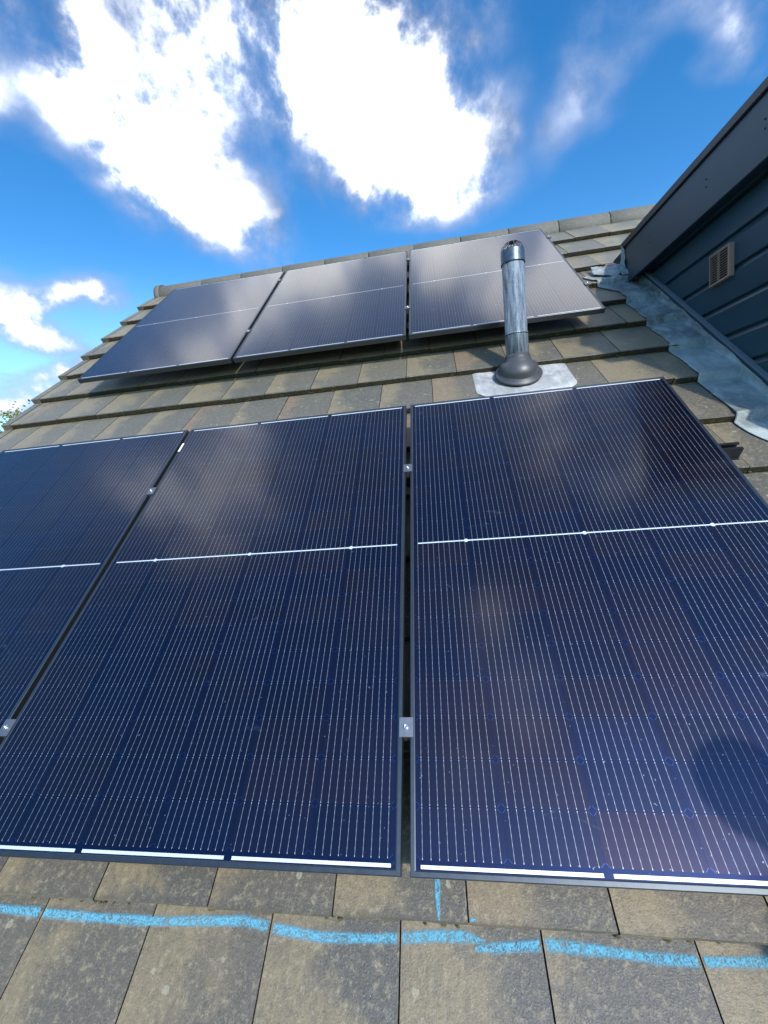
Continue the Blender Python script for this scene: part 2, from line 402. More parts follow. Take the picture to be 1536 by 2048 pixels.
# ------------------------------------------------------------------ roof tile surface
TW = .2975; NOSE = -.135; THK = .031
NV = [-.068-.328*k for k in range(7, 0, -1)] + [-.068, .2595, .587, .9145, 1.242, 1.572, 1.912, 2.240, 2.570, 2.915, 3.250, 3.590, 3.953, 4.325]
K0 = 7
APEX_V = 4.77
def course(v):
    k = 0
    while k < len(NV)-1 and NV[k+1] <= v: k += 1
    return k
def gauge(k): return (NV[k+1] if k+1 < len(NV) else 4.70) - NV[k]
def top_n(v):
    k = course(v)
    return NOSE - (v-NV[k])/gauge(k)*(THK+.006)
VERGE = -2.855

house = tag(empty('house', (0, 0, 0)), 'tiled house roof with a dark blue dormer that carries all the solar panels', 'house')

def build_roof():
    b = MB(); tint = b.bm.loops.layers.color.new('tint')
    for k, v0 in enumerate(NV):
        g = gauge(k); L = g + (.04 if k < len(NV)-1 else .03)
        off = .109 + (TW/2 if (k-K0) % 2 else 0)
        i = math.floor((VERGE - off)/TW)
        while off + i*TW < 6.2:
            x0 = off + i*TW; x1 = x0 + TW; i += 1
            x0 = max(x0, VERGE+.065)
            if x1 - x0 < .03: continue
            hid = x0 > 1.75 and 1.2 < v0 < 3.2
            j = .0012
            dv = random.uniform(-.003, .003); dn = random.uniform(-.0015, .0015); tw = random.uniform(-.0012, .0012)
            a, c = x0+.0017, x1-.0017
            cr = (random.random(), random.random(), random.random(), 1)
            slope = (THK+.006)/g
            nu = 1 if hid else 6
            def P_(u, s, low=0):    # s = distance from the nose
                e = tw*((u-a)/(c-a)-.5)*2
                return (u, v0+dv+s, NOSE+dn+e - s*slope - low)
            us = [a + (c-a)*q_/nu for q_ in range(nu+1)]
            bev = .0035
            rows = []
            rg = [0 if hid else noise.noise((u*37, v0*19, 3))*.0016 for u in us]
            rows.append([P_(u, 0+rg[q_], THK) for q_, u in enumerate(us)])
            rows.append([P_(u, rg[q_]*1.5, bev+.001) for q_, u in enumerate(us)])
            rows.append([P_(u, bev+rg[q_], 0) for q_, u in enumerate(us)])
            rows.append([P_(u, L, 0) for u in us])
            vs = [[b.bm.verts.new(p) for p in r] for r in rows]
            for ri in range(3):
                for q_ in range(nu):
                    f = b.bm.faces.new((vs[ri][q_], vs[ri][q_+1], vs[ri+1][q_+1], vs[ri+1][q_]))
                    f.material_index = 1 if ri == 0 else 0
                    for l in f.loops:
                        p = l.vert.co
                        l[b.uv].uv = ((p.x-x0)/TW, (p.y-v0)/g); l[tint] = cr
            # sides and underside
            for (q_, sgn) in ((0, -1), (nu, 1)):
                top = [vs[r_][q_] for r_ in (1, 2, 3)]
                lo0 = vs[0][q_]; lo1 = b.bm.verts.new(P_(us[q_], L, THK))
                f = b.bm.faces.new([lo0, *top, lo1] if sgn < 0 else [lo1, *top[::-1], lo0]); f.material_index = 1
    # verge flanges at the gable
    for k, v0 in enumerate(NV):
        g = gauge(k); s_ = (THK+.006)/g
        for (xa, xb, zt, zb) in ((VERGE, VERGE+.062, .003, .115),):
            p = [(xa, v0-.004, NOSE+zt), (xb, v0-.004, NOSE+zt), (xb, v0+g+.03, NOSE+zt-(g+.03)*s_), (xa, v0+g+.03, NOSE+zt-(g+.03)*s_)]
            low = [(x, y, NOSE+ (-zb if j_ in (0,1) else -zb-(g+.03)*s_)) for j_, (x, y, z) in enumerate(p)]
            vt = [b.bm.verts.new(q_) for q_ in p]; vl = [b.bm.verts.new(q_) for q_ in low]
            cr = (.9, .2, random.uniform(0,.3), 1)
            for ix in ((vt[0],vt[1],vt[2],vt[3]), (vl[0],vl[1],vt[1],vt[0]), (vl[1],vl[2],vt[2],vt[1]), (vl[3],vl[0],vt[0],vt[3]), (vt[3],vt[2],vl[2],vl[3])):
                f = b.bm.faces.new(ix)
                for l in f.loops: l[tint] = cr; l[b.uv].uv = (.8, .5)
    # back slope as one tiled sheet
    rf = b.build('roof', [M_TILE, M_NOSE], house, RW(0, 0, 0), RE)
    return rf
roof = build_roof()
# dark battens / underlay below the tiles
b = MB(); b.box((VERGE+.02, NV[0]+.02, -.30), (6.2, 4.72, -.205)); b.build('underlay', M_UNDER, roof)
# moss tufts under tile tails and in joints
def blob(mb, c, r, sq=.6):
    n0 = len(mb.bm.verts)
    res = bmesh.ops.create_icosphere(mb.bm, subdivisions=1, radius=1)
    for v_ in res['verts']:
        d = 1 + noise.noise(v_.co*2.3 + Vector(c)*50)*.6
        v_.co = Vector((v_.co.x*r*d*1.5, v_.co.y*r*d*.8, v_.co.z*r*d*sq)) + Vector(c)
b = MB()
for k, v0 in enumerate(NV):
    if v0 < -.2: continue
    off = .109 + (TW/2 if (k-K0) % 2 else 0)
    for _ in range(80):
        if random.random() < .55: u = off + TW*random.randint(-9, 4) + random.gauss(0, .012)
        else: u = random.uniform(-2.7, 1.5)
        if not (-2.75 < u < 1.42): continue
        r = random.uniform(.0015, .0050)**1
        blob(b, (u, v0-.001-random.uniform(0, .003), NOSE-THK+random.uniform(-.003, .006)), r)
    for _ in range(10):
        u = off + TW*random.randint(-9, 4)
        if u > 1.4 or u < -2.7: continue
        s_ = random.uniform(.0, .3); blob(b, (u+random.gauss(0,.001), v0+s_, top_n(v0+s_+.0001)-.001), random.uniform(.0015, .0035), .5)
ms = b.build('moss', M_MOSS, roof); ms['kind'] = 'stuff'

# ridge tiles
def ridge_tile():
    b = MB(); L = .455; rings = []
    for (x, r) in ((0, .112), (.003, .116), (L-.004, .116), (L-.0015, .1135)):
        ring = []
        for k in range(17):
            a = math.radians(-28 + 236*k/16)
            ring.append((x, math.cos(a)*r*1.0, math.sin(a)*r))
        for k in range(16, -1, -1):
            a = math.radians(-28 + 236*k/16)
            ring.append((x, math.cos(a)*(r-.014), math.sin(a)*(r-.014)))
        rings.append(ring)
    b.loft(rings)
    return b
RC = RW(0, 4.77, -.215) - RW(0, 0, 0)
rt0 = None
for i in range(-6, 12):
    u = .025 + .46*i
    if i == -6:
        u = VERGE+.03
    rc_local = (u, 4.77, -.215)
    if rt0 is None:
        b = MB(); r = .122; rings = []
        for x in (0, .06): rings.append([(x, math.cos(math.radians(a))*(.130 if x == 0 else .130), math.sin(math.radians(a))*.130) for a in range(0, 360, 15)])
        b.loft(rings)
        bc = b.build('ridge_end_cap', M_RIDGE, roof, (u, 4.77, -.215), (-TH, 0, 0))
        rt0 = ridge_tile().build('ridge_tile', M_RIDGE, roof, (u+.055, 4.77, -.215), (-TH, 0, 0))
        rt0.scale = (1.09, 1, 1)
    else:
        o = rt0.copy(); COL.objects.link(o); o.parent = roof; o.location = (u, 4.77, -.215 + random.uniform(-.002, .002)); o.scale = (1, 1, 1)
        o.rotation_euler = (-TH, random.uniform(-.003, .003), random.uniform(-.003, .003))

# back slope, walls
AY = RW(0, 4.77, -.20); EY = RW(0, NV[0], -.16)
b = MB()
yb = 2*AY.y - EY.y
b.quad([(VERGE, AY.y+.02, AY.z-.02), (6.2, AY.y+.02, AY.z-.02), (6.2, yb, EY.z), (VERGE, yb, EY.z)])
b.quad([(VERGE, AY.y+.02, AY.z-.06), (6.2, AY.y+.02, AY.z-.06), (6.2, yb, EY.z-.04), (VERGE, yb, EY.z-.04)])
b.build('back_roof', M_RIDGE, house)
b = MB()
x0, x1 = VERGE+.18, 6.0; y0, y1 = EY.y+.45, yb-.45
zw = RW(0, 0, -.31)
def zroof(y): return ZR + (y*math.tan(TH)) - .31/ct - .02
for x in (x0, x1):
    b.quad([(x, y0, 0), (x, y1, 0), (x, y1, zroof(y0)), (x, AY.y, zroof(AY.y)), (x, y0, zroof(y0))])
b.quad([(x0, y0, 0), (x1, y0, 0), (x1, y0, zroof(y0)), (x0, y0, zroof(y0))])
b.quad([(x0, y1, 0), (x1, y1, 0), (x1, y1, zroof(y0)), (x0, y1, zroof(y0))])
wl = b.build('wall', M_WALL, house)
b = MB()
b.tube([(VERGE+.1, EY.y-.03, EY.z-.10), (6.1, EY.y-.03, EY.z-.10)], .06, 10)
b.build('gutter', M_GALV, house)

# ------------------------------------------------------------------ chalk marks on the tiles
def chalk(pts, width, name='chalk_mark'):
    """pts (u, v) centre line on the tiles; cut at every tile joint"""
    b = MB(); path = []
    for (a, c) in zip(pts, pts[1:]):
        n_ = max(2, int((Vector(c)-Vector(a)).length/.006))
        path += [Vector(a).lerp(Vector(c), i/n_) for i in range(n_)]
    path.append(Vector(pts[-1]))
    dist = 0; prev = None
    for i, p in enumerate(path):
        d = (path[min(i+1, len(path)-1)] - path[max(i-1, 0)]).normalized(); nn = Vector((-d.y, d.x))
        wdt = width*(1+.28*noise.noise((p.x*9, p.y*9, 1.3)))*min(1, .35+i*.1, .35+(len(path)-1-i)*.1)
        k = course(p.y); off = .109 + (TW/2 if (k-K0) % 2 else 0)
        fr = ((p.x-off)/TW) % 1
        gap = fr*TW < .0016 or (1-fr)*TW < .0016
        cur = None
        if not gap:
            pq = [p+nn*wdt*s_ for s_ in (-.5, .5)]
            kk = [min(max(q_.y, NV[k]+.004), NV[k]+gauge(k)-.002) for q_ in pq]
            cur = [b.bm.verts.new((q_.x, y_, top_n(y_)+.0028)) for q_, y_ in zip(pq, kk)]
            if prev:
                f = b.bm.faces.new((prev[0][0], cur[0], cur[1], prev[0][1]))
                for l, t_ in zip(f.loops, ((prev[1], 0), (dist, 0), (dist, 1), (prev[1], 1))): l[b.uv].uv = t_
        prev = (cur, dist) if cur else None
        dist += .006
    return b.build(name, M_CHALK, roof)
ck = [(-1.35, -.085), (-1.04, -.0905), (-.80, -.094), (-.62, -.0925), (-.47, -.085), (-.40, -.081), (-.33, -.090), (-.22, -.0985), (-.09, -.0945), (.05, -.083), (.10, -.082), (.14, -.088)]
chalk([(u, v-.0035) for u, v in ck], .024)
chalk([(.118, -.1030), (.19, -.096), (.27, -.089), (.38, -.0925), (.47, -.0975), (.56, -.097), (.68, -.091), (.85, -.088), (1.1, -.092)], .023)
chalk([(.046, .045), (.0455, 0.0), (.0455, -.03), (.047, -.062)], .017)
b = MB(); 
r = .006; ring = [(.119+r*math.cos(a*.7), -.058+r*.6*math.sin(a*.7), top_n(-.058)+.0028) for a in range(9)]
f = b.bm.faces.new([b.bm.verts.new(p) for p in ring]); 
for l in f.loops: l[b.uv].uv = (0, .5)
b.build('chalk_mark', M_CHALK, roof)

# ------------------------------------------------------------------ solar panels
PW, PH, FT = 1.134, 1.722, .030
LIP = .0115
def panel_meshes():
    g = MB(); q_ = .0085
    g.quad([(q_, q_, -.0012), (PW-q_, q_, -.0012), (PW-q_, PH-q_, -.0012), (q_, PH-q_, -.0012)], 0, [(q_, q_), (PW-q_, q_), (PW-q_, PH-q_), (q_, PH-q_)])
    g.quad([(q_, q_, -.007), (PW-q_, q_, -.007), (PW-q_, PH-q_, -.007), (q_, PH-q_, -.007)][::-1], 1)
    f = MB()
    # frame: four mitred bars with a top lip and an inner chamfer
    prof = [(0, -FT), (0, -.0012), (.0012, 0), (.0088, 0), (LIP, -.0010), (LIP, -.0035), (.002, -.0035), (.002, -FT+.002), (.024, -FT+.002), (.024, -FT)]
    cs = [((0,0),(1,1)), ((PW,0),(-1,1)), ((PW,PH),(-1,-1)), ((0,PH),(1,-1))]
    rings = [[(c[0]+s_[0]*d, c[1]+s_[1]*d, n_) for d, n_ in prof] for c, s_ in cs]
    R_ = [[f.bm.verts.new(p) for p in r] for r in rings]
    for i in range(4):
        a, c = R_[i], R_[(i+1) % 4]
        for k in range(len(prof)):
            f.bm.faces.new((a[k], c[k], c[(k+1) % len(prof)], a[(k+1) % len(prof)]))
    return g, f
G2 = .01987; U2 = -.00897; V2 = 2.49936; H2 = .0012; GU2 = .01994
spots = [((-2*(PW+G2)), 0, 0, 'solar panel at the left end of the lower row, cut by the photo edge'),
         (-(PW+G2), 0, 0, 'middle solar panel of the lower row, purple-blue, left of the wide dark gap'),
         (0, 0, 0, 'right-hand solar panel of the lower row, below the flue pipe and nearest the dormer'),
         (U2-2*(PW+GU2), V2, H2, 'solar panel at the left end of the upper row, by the stepped verge'),
         (U2-(PW+GU2), V2, H2, 'middle solar panel of the upper row under the ridge'),
         (U2, V2, H2, 'solar panel of the upper row partly hidden by the flue pipe')]
proto = None
for i, (u, v, n_, lab) in enumerate(spots):
    if proto is None:
        root = empty('solar_panel', RW(u, v, n_), RE)
        g, f = panel_meshes()
        parts = [g.build('cell_glass', [M_GLASS, M_UNDER], root), f.build('frame', M_FRAME, root)]
        proto = (root, parts)
    else:
        root = proto[0].copy(); COL.objects.link(root); root.location = RW(u, v, n_)
        for p in proto[1]:
            c = p.copy(); COL.objects.link(c); c.parent = root
    tag(root, lab, 'solar panel', 'solar panels mounted on the roof in two rows')
# white sticker on the edge of the middle panel
for o in COL.objects:
    if o.name == 'solar_panel.001':
        b = MB(); b.box((.0005, 1.535, -.004), (.010, 1.60, .0008)); b.build('sticker', M_LABEL, o)

# rails
def rail(u0, u1, v, lab):
    b = MB()
    a, c = 0, u1-u0
    b.box((a, -.020, -.006), (c, -.008, 0), bev=.0008)       # upper flanges with a slot between
    b.box((a, .008, -.006), (c, .020, 0), bev=.0008)
    b.box((a, -.020, -.046), (c, -.0165, -.0062)); b.box((a, .0165, -.046), (c, .020, -.0062))
    b.box((a, -.0163, -.024), (c, .0163, -.021)); b.box((a, -.026, -.050), (c, .026, -.0462))
    o = b.build('mounting_rail', M_RAIL, None, RW(u0, v, -.0325), RE)
    return tag(o, lab, 'rail', 'mounting rails under the panels')
rail(-2.35, 1.232, 1.256, 'black rail whose open end sticks out from the lower row beside the lead flashing')
rail(-2.35, 1.150, .279, 'black mounting rail under the lower row, nearer the chalk line')
rail(-2.36, 1.140, V2+1.455, 'black mounting rail under the upper row, close below the ridge')
rail(-2.36, 1.140, V2+.410, 'black mounting rail under the lower half of the upper row')
# roof hooks under the rails (part of what carries the rails)
hk = None; n_h = 0
for v in (.279, 1.256, V2+.41, V2+1.455):
    for u in (-2.0, -1.1, -.2, .75, 1.19):
        if v != 1.256 and u > 1: continue
        if hk is None:
            b = MB(); b.box((-.015, -.05, -.012), (.015, .02, -.008), bev=.001); b.box((-.015, -.05, -.055), (.015, -.046, -.0125)); b.box((-.015, -.0455, -.055), (.015, .05, -.051))
            hk = b.build('roof_hook', M_STEEL, None, RW(u, v, -.076), RE); o = hk
        else:
            o = hk.copy(); COL.objects.link(o); o.location = RW(u, v, -.076)
        row = {.279: 'lower rail of the lower panel row', 1.256: 'upper rail of the lower panel row'}.get(v, 'lower rail of the upper panel row' if v < V2+1 else 'upper rail of the upper panel row')
        pos = {-2.0: 'leftmost', -1.1: 'second', -.2: 'third', .75: 'fourth', 1.19: 'beyond the panel edge'}[u]
        tag(o, 'steel roof hook under the %s, %s' % (row, pos), 'roof hook', 'roof hooks under the rails')

# clamps
def clamp():
    b = MB(); hw = .0175
    b.box((-hw, -.0225, .0005), (hw, .0225, .0042), bev=.0009)
    b.box((-.008, -.022, -.03), (.008, .022, .0005))
    root = empty('panel_clamp', (0,0,0), RE)
    pl = b.build('plate', M_CLAMP, root)
    b = MB()
    rings = [[(math.cos(2*math.pi*k/16)*r, math.sin(2*math.pi*k/16)*r, z) for k in range(16)] for r, z in ((.0062, .0042), (.0062, .0072), (.0050, .0082), (.0030, .0083), (.0028, .0060))]
    b.loft(rings, caps=(False, True))
    bo = b.build('bolt', M_STEEL, root)
    return root, [pl, bo]
CL = [(-(PW+G2)-G2/2, .278, 0, 'lower clamp on the gap between left and middle panels of the lower row'),
      (-(PW+G2)-G2/2, 1.254, 0, 'upper clamp on the gap between left and middle panels of the lower row'),
      (-G2/2, .279, 0, 'large near clamp on the wide dark gap right of the middle lower panel'),
      (-G2/2, 1.254, 0, 'upper clamp on the gap between middle and right panels of the lower row'),
      (U2-PW-GU2*1.5, V2+.41, H2, 'lower clamp between left and middle panels of the upper row'),
      (U2-PW-GU2*1.5, V2+1.455, H2, 'clamp near the ridge between left and middle panels of the upper row'),
      (U2-GU2/2, V2+.42, H2, 'lower clamp on the gap left of the flue pipe in the upper row'),
      (U2-GU2/2, V2+1.46, H2, 'clamp near the ridge on the gap left of the flue pipe'),
      (U2+PW+.006, V2+.385, H2, 'lower end clamp on the right edge of the upper row'),
      (U2+PW+.006, V2+1.455, H2, 'end clamp near the ridge on the right edge of the upper row')]
pc = None
for (u, v, n_, lab) in CL:
    if pc is None: pc = clamp(); root = pc[0]
    else:
        root = pc[0].copy(); COL.objects.link(root)
        for p in pc[1]:
            c = p.copy(); COL.objects.link(c); c.parent = root
    root.location = RW(u, v, n_)
    tag(root, lab, 'clamp', 'clamps holding the solar panels')

# ------------------------------------------------------------------ flue pipe
up = Vector((0, 0, 1)); nrm = RM @ Vector((0, 0, 1))
FB = RW(.584, 2.112, -.128)
flue = tag(empty('flue_pipe', FB), 'galvanised metal flue pipe with slotted cap and rubber collar standing between the panel rows', 'flue pipe')
def ring(c, axis, r, n=40):
    axis = axis.normalized(); a = Vector((1, 0, 0)); a = (a - axis*a.dot(axis)).normalized(); bb = axis.cross(a)
    return [c + a*math.cos(2*math.pi*k/n)*r + bb*math.sin(2*math.pi*k/n)*r for k in range(n)]
b = MB()
b.loft([ring(up*h, up, r) for h, r in ((.04, .0605), (.196, .0605), (.198, .0615), (.212, .0615), (.213, .0585), (.610, .0580))])
b.build('pipe', M_GALV, flue)
b = MB(); b.loft([ring(up*h, up, r) for h, r in ((.2005, .0622), (.203, .0625), (.2055, .0622))], caps=(False, False)); b.build('seam', M_BLACK, flue)
b = MB()
prof = [(0.0, .124, 1), (.006, .126, 1), (.010, .120, 1), (.014, .108, 1), (.020, .106, 1), (.022, .100, 1), (.026, .099, .97), (.044, .100, .9), (.054, .096, .8), (.064, .086, .6), (.069, .076, .4), (.0725, .071, .2), (.078, .0705, .1), (.080, .067, 0), (.088, .0675, 0), (.090, .0645, 0), (.100, .0642, 0), (.101, .0600, 0)]
b.loft([ring(nrm*(h*w_) + up*(h*(1-w_)), nrm*w_ + up*(1-w_), r) for h, r, w_ in prof])
b.build('rubber_collar', M_RUBBER, flue)
b = MB()
b.loft([ring(up*h, up, r) for h, r in ((.566, .0590), (.565, .0625), (.568, .0630), (.574, .0612), (.628, .0610), (.631, .0600), (.632, .0560), (.600, .0560))], caps=(False, False))
cap = b.build('cap', M_CAP, flue)
b = MB()
for k in range(12):
    a = 2*math.pi*k/12; pts = []
    for s_ in range(8):
        e = s_/7*math.radians(78); r = .0585*math.cos(e)**.85; z = .628 + .050*math.sin(e)
        pts.append((math.cos(a)*r, math.sin(a)*r, z))
    b.tube(pts, .0025, 6)
b.loft([ring(up*z, up, r, 20) for z, r in ((.672, .016), (.674, .020), (.679, .018), (.682, .010))])
b.build('slotted_dome', M_RUBBER, cap)

# pale lead sheet below the collar
b = MB(); u0, u1, v0, v1 = .345, .862, 1.925, 2.236
nu, nv_ = 44, 28; grid = {}
for i in range(nu+1):
    for j in range(nv_+1):
        u = u0 + (u1-u0)*i/nu; v = v0 + (v1-v0)*j/nv_
        # rounded lower corners
        rr = .075; du = max(u0+rr-u, u-(u1-rr), 0); dv_ = max(v0+rr-v, 0)
        if du > 0 and dv_ > 0:
            d = math.hypot(du, dv_)
            if d > rr:
                k_ = rr/d; u = (u0+rr-du*k_) if u < .6 else (u1-rr+du*k_); v = v0+rr-dv_*k_
        h = .0075 + .0035*noise.noise((u*14, v*14, .5)) + .0025*noise.noise((u*38, v*30, 2)) 
        if i in (0, nu) or j == 0: h = .0035
        grid[i, j] = b.bm.verts.new((u, v, top_n(max(v, 1.9121))+h))
for i in range(nu):
    for j in range(nv_):
        vs = [grid[i,j], grid[i+1,j], grid[i+1,j+1], grid[i,j+1]]
        try:
            f = b.bm.faces.new(vs); f.smooth = True
        except ValueError: pass
ls = b.build('lead_sheet', M_ALU, flue)
ls.rotation_euler = RE; ls.location = RW(0, 0, 0) - FB

# ------------------------------------------------------------------ dormer (part of the house)
CU = 1.62
Yf, Ys = 1.02, 3.2
b = MB()
# horizontal boards: profile in (u, Z); lower lip, chamfered groove
seams = [1.765-.155*k for k in range(-1, 9)]
prof = []
zs = sorted(seams, reverse=True)
z_top = 1.98
prof.append((CU, z_top))
for z in zs:
    if z > z_top-.02: continue
    prof += [(CU, z+.004), (CU+.004, z), (CU+.016, z), (CU+.016, z-.004), (CU+.0015, z-.030), (CU, z-.032)]
prof.append((CU, .2))
rings = []
for y in (Yf, Ys): rings.append([(u, y, z+ZR) for u, z in prof])
R_ = [[b.bm.verts.new(p) for p in r] for r in rings]
for k in range(len(prof)-1): b.bm.faces.new((R_[0][k], R_[1][k], R_[1][k+1], R_[0][k+1]))
# front wall and far cheek
b.quad([(CU, Yf, ZR+.2), (5.2, Yf, ZR+.2), (5.2, Yf, ZR+1.98), (CU, Yf, ZR+1.98)])
b.quad([(5.2, Yf, ZR+.2), (5.2, Ys, ZR+.2), (5.2, Ys, ZR+1.98), (5.2, Yf, ZR+1.98)])
dormer = b.build('dormer', M_CLAD, house)
# window in the dormer front
b = MB(); b.box((1.95, Yf-.05, ZR+.95), (4.9, Yf+.02, ZR+1.80)); wf = b.build('window', M_WHITE, dormer)
b = MB()
for k in range(3): b.box((2.02+k*.97, Yf-.058, ZR+1.02), (2.90+k*.97, Yf-.052, ZR+1.73))
b.build('window_glass', M_WINGLASS, dormer)
# fascia, soffit, roof
FU = 1.53; FY0 = .93
b = MB()
b.box((FU, FY0, ZR+1.905), (FU+.018, 2.66, ZR+2.150), bev=.002)
b.box((FU+.0185, FY0, ZR+1.905), (5.3, FY0+.018, ZR+2.150), bev=.002)
fa = b.build('fascia', M_PAINT, dormer)
b = MB(); b.box((FU+.019, FY0+.019, ZR+1.93), (CU+.05, 2.9, ZR+1.945)); b.box((CU+.051, FY0+.019, ZR+1.93), (5.28, Yf+.02, ZR+1.945)); b.build('soffit', M_CLAD, dormer)
b = MB(); b.box((FU+.02, FY0+.02, ZR+2.10), (5.28, 3.0, ZR+2.165)); b.build('flat_roof', M_ROOFING, dormer)
b = MB(); b.box((FU-.012, FY0-.012, ZR+2.1515), (FU+.05, 2.70, ZR+2.196), bev=.004); b.box((FU+.051, FY0-.012, ZR+2.1515), (5.31, FY0+.05, ZR+2.196), bev=.004)
b.build('roof_edge_trim', M_TRIM, dormer)
b = MB(); b.loft([[(-e, math.cos(a*.785)*r, math.sin(a*.785)*r) for a in range(8)] for e, r in ((.0005, .0042), (.0022, .0034))])
sc0 = b.build('screw', M_BLACK, dormer); sc0.location = (FU, 1.36, ZR+2.02)
for y in (1.36, 1.74, 2.30):
    for dz in (.0, .035):
        if (y, dz) == (1.36, .0): continue
        o = sc0.copy(); COL.objects.link(o); o.parent = dormer; o.location = (FU, y, ZR+2.02+dz)
# base trim along the roof slope, with a lighter grey top edge
b = MB(); b.box((CU-.014, 1.22, -.215), (CU+.004, 3.55, -.094), bev=.0015)
bt = b.build('base_trim', M_CLAD, dormer, RW(0, 0, 0), RE)
b = MB(); b.box((CU-.022, 1.22, -.0935), (CU+.006, 3.55, -.0835), bev=.001)
b.build('trim_ledge', M_TRIMEDGE, dormer, RW(0, 0, 0), RE)
# corner post at the front of the cheek
b = MB(); b.box((CU-.012, Yf-.012, ZR+.45), (CU+.06, Yf+.06, ZR+1.925), bev=.002); b.build('corner_trim', M_CLAD, dormer)
# vent grille
b = MB(); y0, y1, z0, z1 = 1.672, 1.838, ZR+1.567, ZR+1.722; U0, U1 = CU-.022, CU+.002; w_ = .012
b.box((U0, y0, z0), (U1, y0+w_+.004, z1), bev=.002); b.box((U0+.006, y1-.006, z0), (U1, y1, z1), bev=.001)
b.box((U0, y0+w_+.0045, z0), (U1, y1-.0065, z0+.008), bev=.001); b.box((U0, y0+w_+.0045, z1-.007), (U1, y1-.0065, z1), bev=.001)
ym = (y0+w_+y1)/2
b.box((U0+.001, ym-.002, z0+.0085), (U0+.010, ym+.002, z1-.0075))
vent = b.build('vent_grille', M_VENT, dormer); vent['label'] = 'taupe louvred vent grille'
b = MB(); ns = 12
for k in range(ns):
    z = z0+.010 + (z1-z0-.020)*k/(ns-1)
    for (ya, yb_) in ((y0+w_+.0045, ym-.0025), (ym+.0025, y1-.0065)):
        vs = [(U0+.001, ya, z-.0022), (U0+.001, yb_, z-.0022), (U0+.013, yb_, z+.0035), (U0+.013, ya, z+.0035)]
        b.quad(vs); b.quad([(x-.0, y, zz+.0026) for x, y, zz in vs]); b.quad([vs[0], vs[1], (vs[1][0], vs[1][1], vs[1][2]+.0026), (vs[0][0], vs[0][1], vs[0][2]+.0026)])
b.build('louvre', M_VENT, vent)
b = MB(); b.box((CU-.004, y0+.002, z0+.001), (CU-.001, y1-.002, z1-.001)); b.build('vent_backing', M_BLACK, vent)

# ------------------------------------------------------------------ lead flashing down the cheek
def flash_n(v, blend=.011):
    k = course(v); s_ = v - NV[k]
    hi = top_n(v)
    if k+1 < len(NV) and NV[k+1]-v < blend:                      # rises to the next nose
        t_ = 1-(NV[k+1]-v)/blend; hi = hi*(1-t_*t_) + NOSE*(t_*t_)
    return hi
b = MB(); NU = 30; v = 1.30; vs_prev = None
vv = []
while v < 3.42: vv.append(v); v += .0085
for v in vv:
    k = course(v)
    s_ = (v-NV[k])/gauge(k)
    ul = 1.408 + .004*math.sin(s_*math.pi) + .010*noise.noise((v*7, 0, 0)) + .003*noise.noise((v*31, 0, 4))
    if v > 2.6: ul -= .00
    if v > 3.05: ul -= min(.14, (v-3.05)*.42)*(1 if v < 3.42 else 0)
    if v < 1.56: ul = 1.405 + .19*(1-math.sqrt(max(0, 1-((1.56-v)/.262)**2)))
    row = []
    for i in range(NU+1):
        t_ = i/NU
        if t_ <= .72:
            u = ul + (CU-.035-ul)*t_/.72; lift = 0
        else:
            a = (t_-.72)/.28*math.pi/2; u = CU-.035 + .0195*math.sin(a); lift = .040*(1-math.cos(a)) 
        sn = flash_n(v) + .006*max(0, 1-s_*6); wb = min(1, max(0, (t_-.74)/.26)); wb = wb*wb*(3-2*wb); sn = sn*(1-wb) + (-.150)*wb
        n_ = sn + .0045 + lift*.6 + .010*t_*t_ + .0075*noise.noise((u*11, v*8, 1))*min(1, t_*6) + .0025*noise.noise((u*30, v*26, 5))*min(1, t_*4)
        row.append(b.bm.verts.new((u, v, n_)))
    if vs_prev:
        for i in range(NU):
            f = b.bm.faces.new((vs_prev[i], vs_prev[i+1], row[i+1], row[i])); f.smooth = True
    vs_prev = row
fl = b.build('lead_flashing', M_LEAD, house, RW(0, 0, 0), RE)
md = fl.modifiers.new('thickness', 'SOLIDIFY'); md.thickness = .0025; md.offset = -1

def crumple(name, corners, nu, nv, amp, seed, parent, thick=.0025, fn=None):
    """bilinear patch between four corner curves, crumpled"""
    b = MB(); A_, B_, C_, D_ = [Vector(c) for c in corners]; g_ = []
    nn = (B_-A_).cross(D_-A_).normalized()
    for j in range(nv+1):
        r = []
        for i in range(nu+1):
            s_, t_ = i/nu, j/nv
            p = A_.lerp(B_, s_).lerp(D_.lerp(C_, s_), t_)
            if fn: p = p + Vector(fn(s_, t_))
            q_ = p*9 + Vector((seed, 0, 0))
            p = p + nn*(noise.noise(q_)*amp + abs(noise.noise(q_*2.7))*amp*.9) + Vector((noise.noise(q_*1.7), noise.noise(q_*1.9+Vector((5,5,5))), 0))*amp*.8
            r.append(b.bm.verts.new(p))
        g_.append(r)
    for j in range(nv):
        for i in range(nu):
            b.bm.faces.new((g_[j][i], g_[j][i+1], g_[j+1][i+1], g_[j+1][i])).smooth = True
    o = b.build(name, M_LEAD, parent); md_ = o.modifiers.new('thickness', 'SOLIDIFY'); md_.thickness = thick
    return o
# tongue over the tiles, upstand under the fascia end, and the small folded corner
crumple('lead_tongue', [(1.33, 3.375, -.131), (1.55, 3.33, -.128), (1.60, 3.47, -.118), (1.36, 3.54, -.134)], 24, 10, .010, 1, fl,
        fn=lambda s_, t_: (0, -.05*math.sin(s_*math.pi)*(1), .012*s_*t_))
crumple('lead_upstand', [(1.522, 3.40, -.125), (1.524, 3.30, -.105), (1.520, 3.415, .012), (1.520, 3.455, .012)], 10, 18, .014, 6, fl)
crumple('lead_fold', [(1.49, 3.27, -.118), (1.575, 3.22, -.110), (1.59, 3.32, -.085), (1.50, 3.36, -.095)], 14, 10, .012, 11, fl)
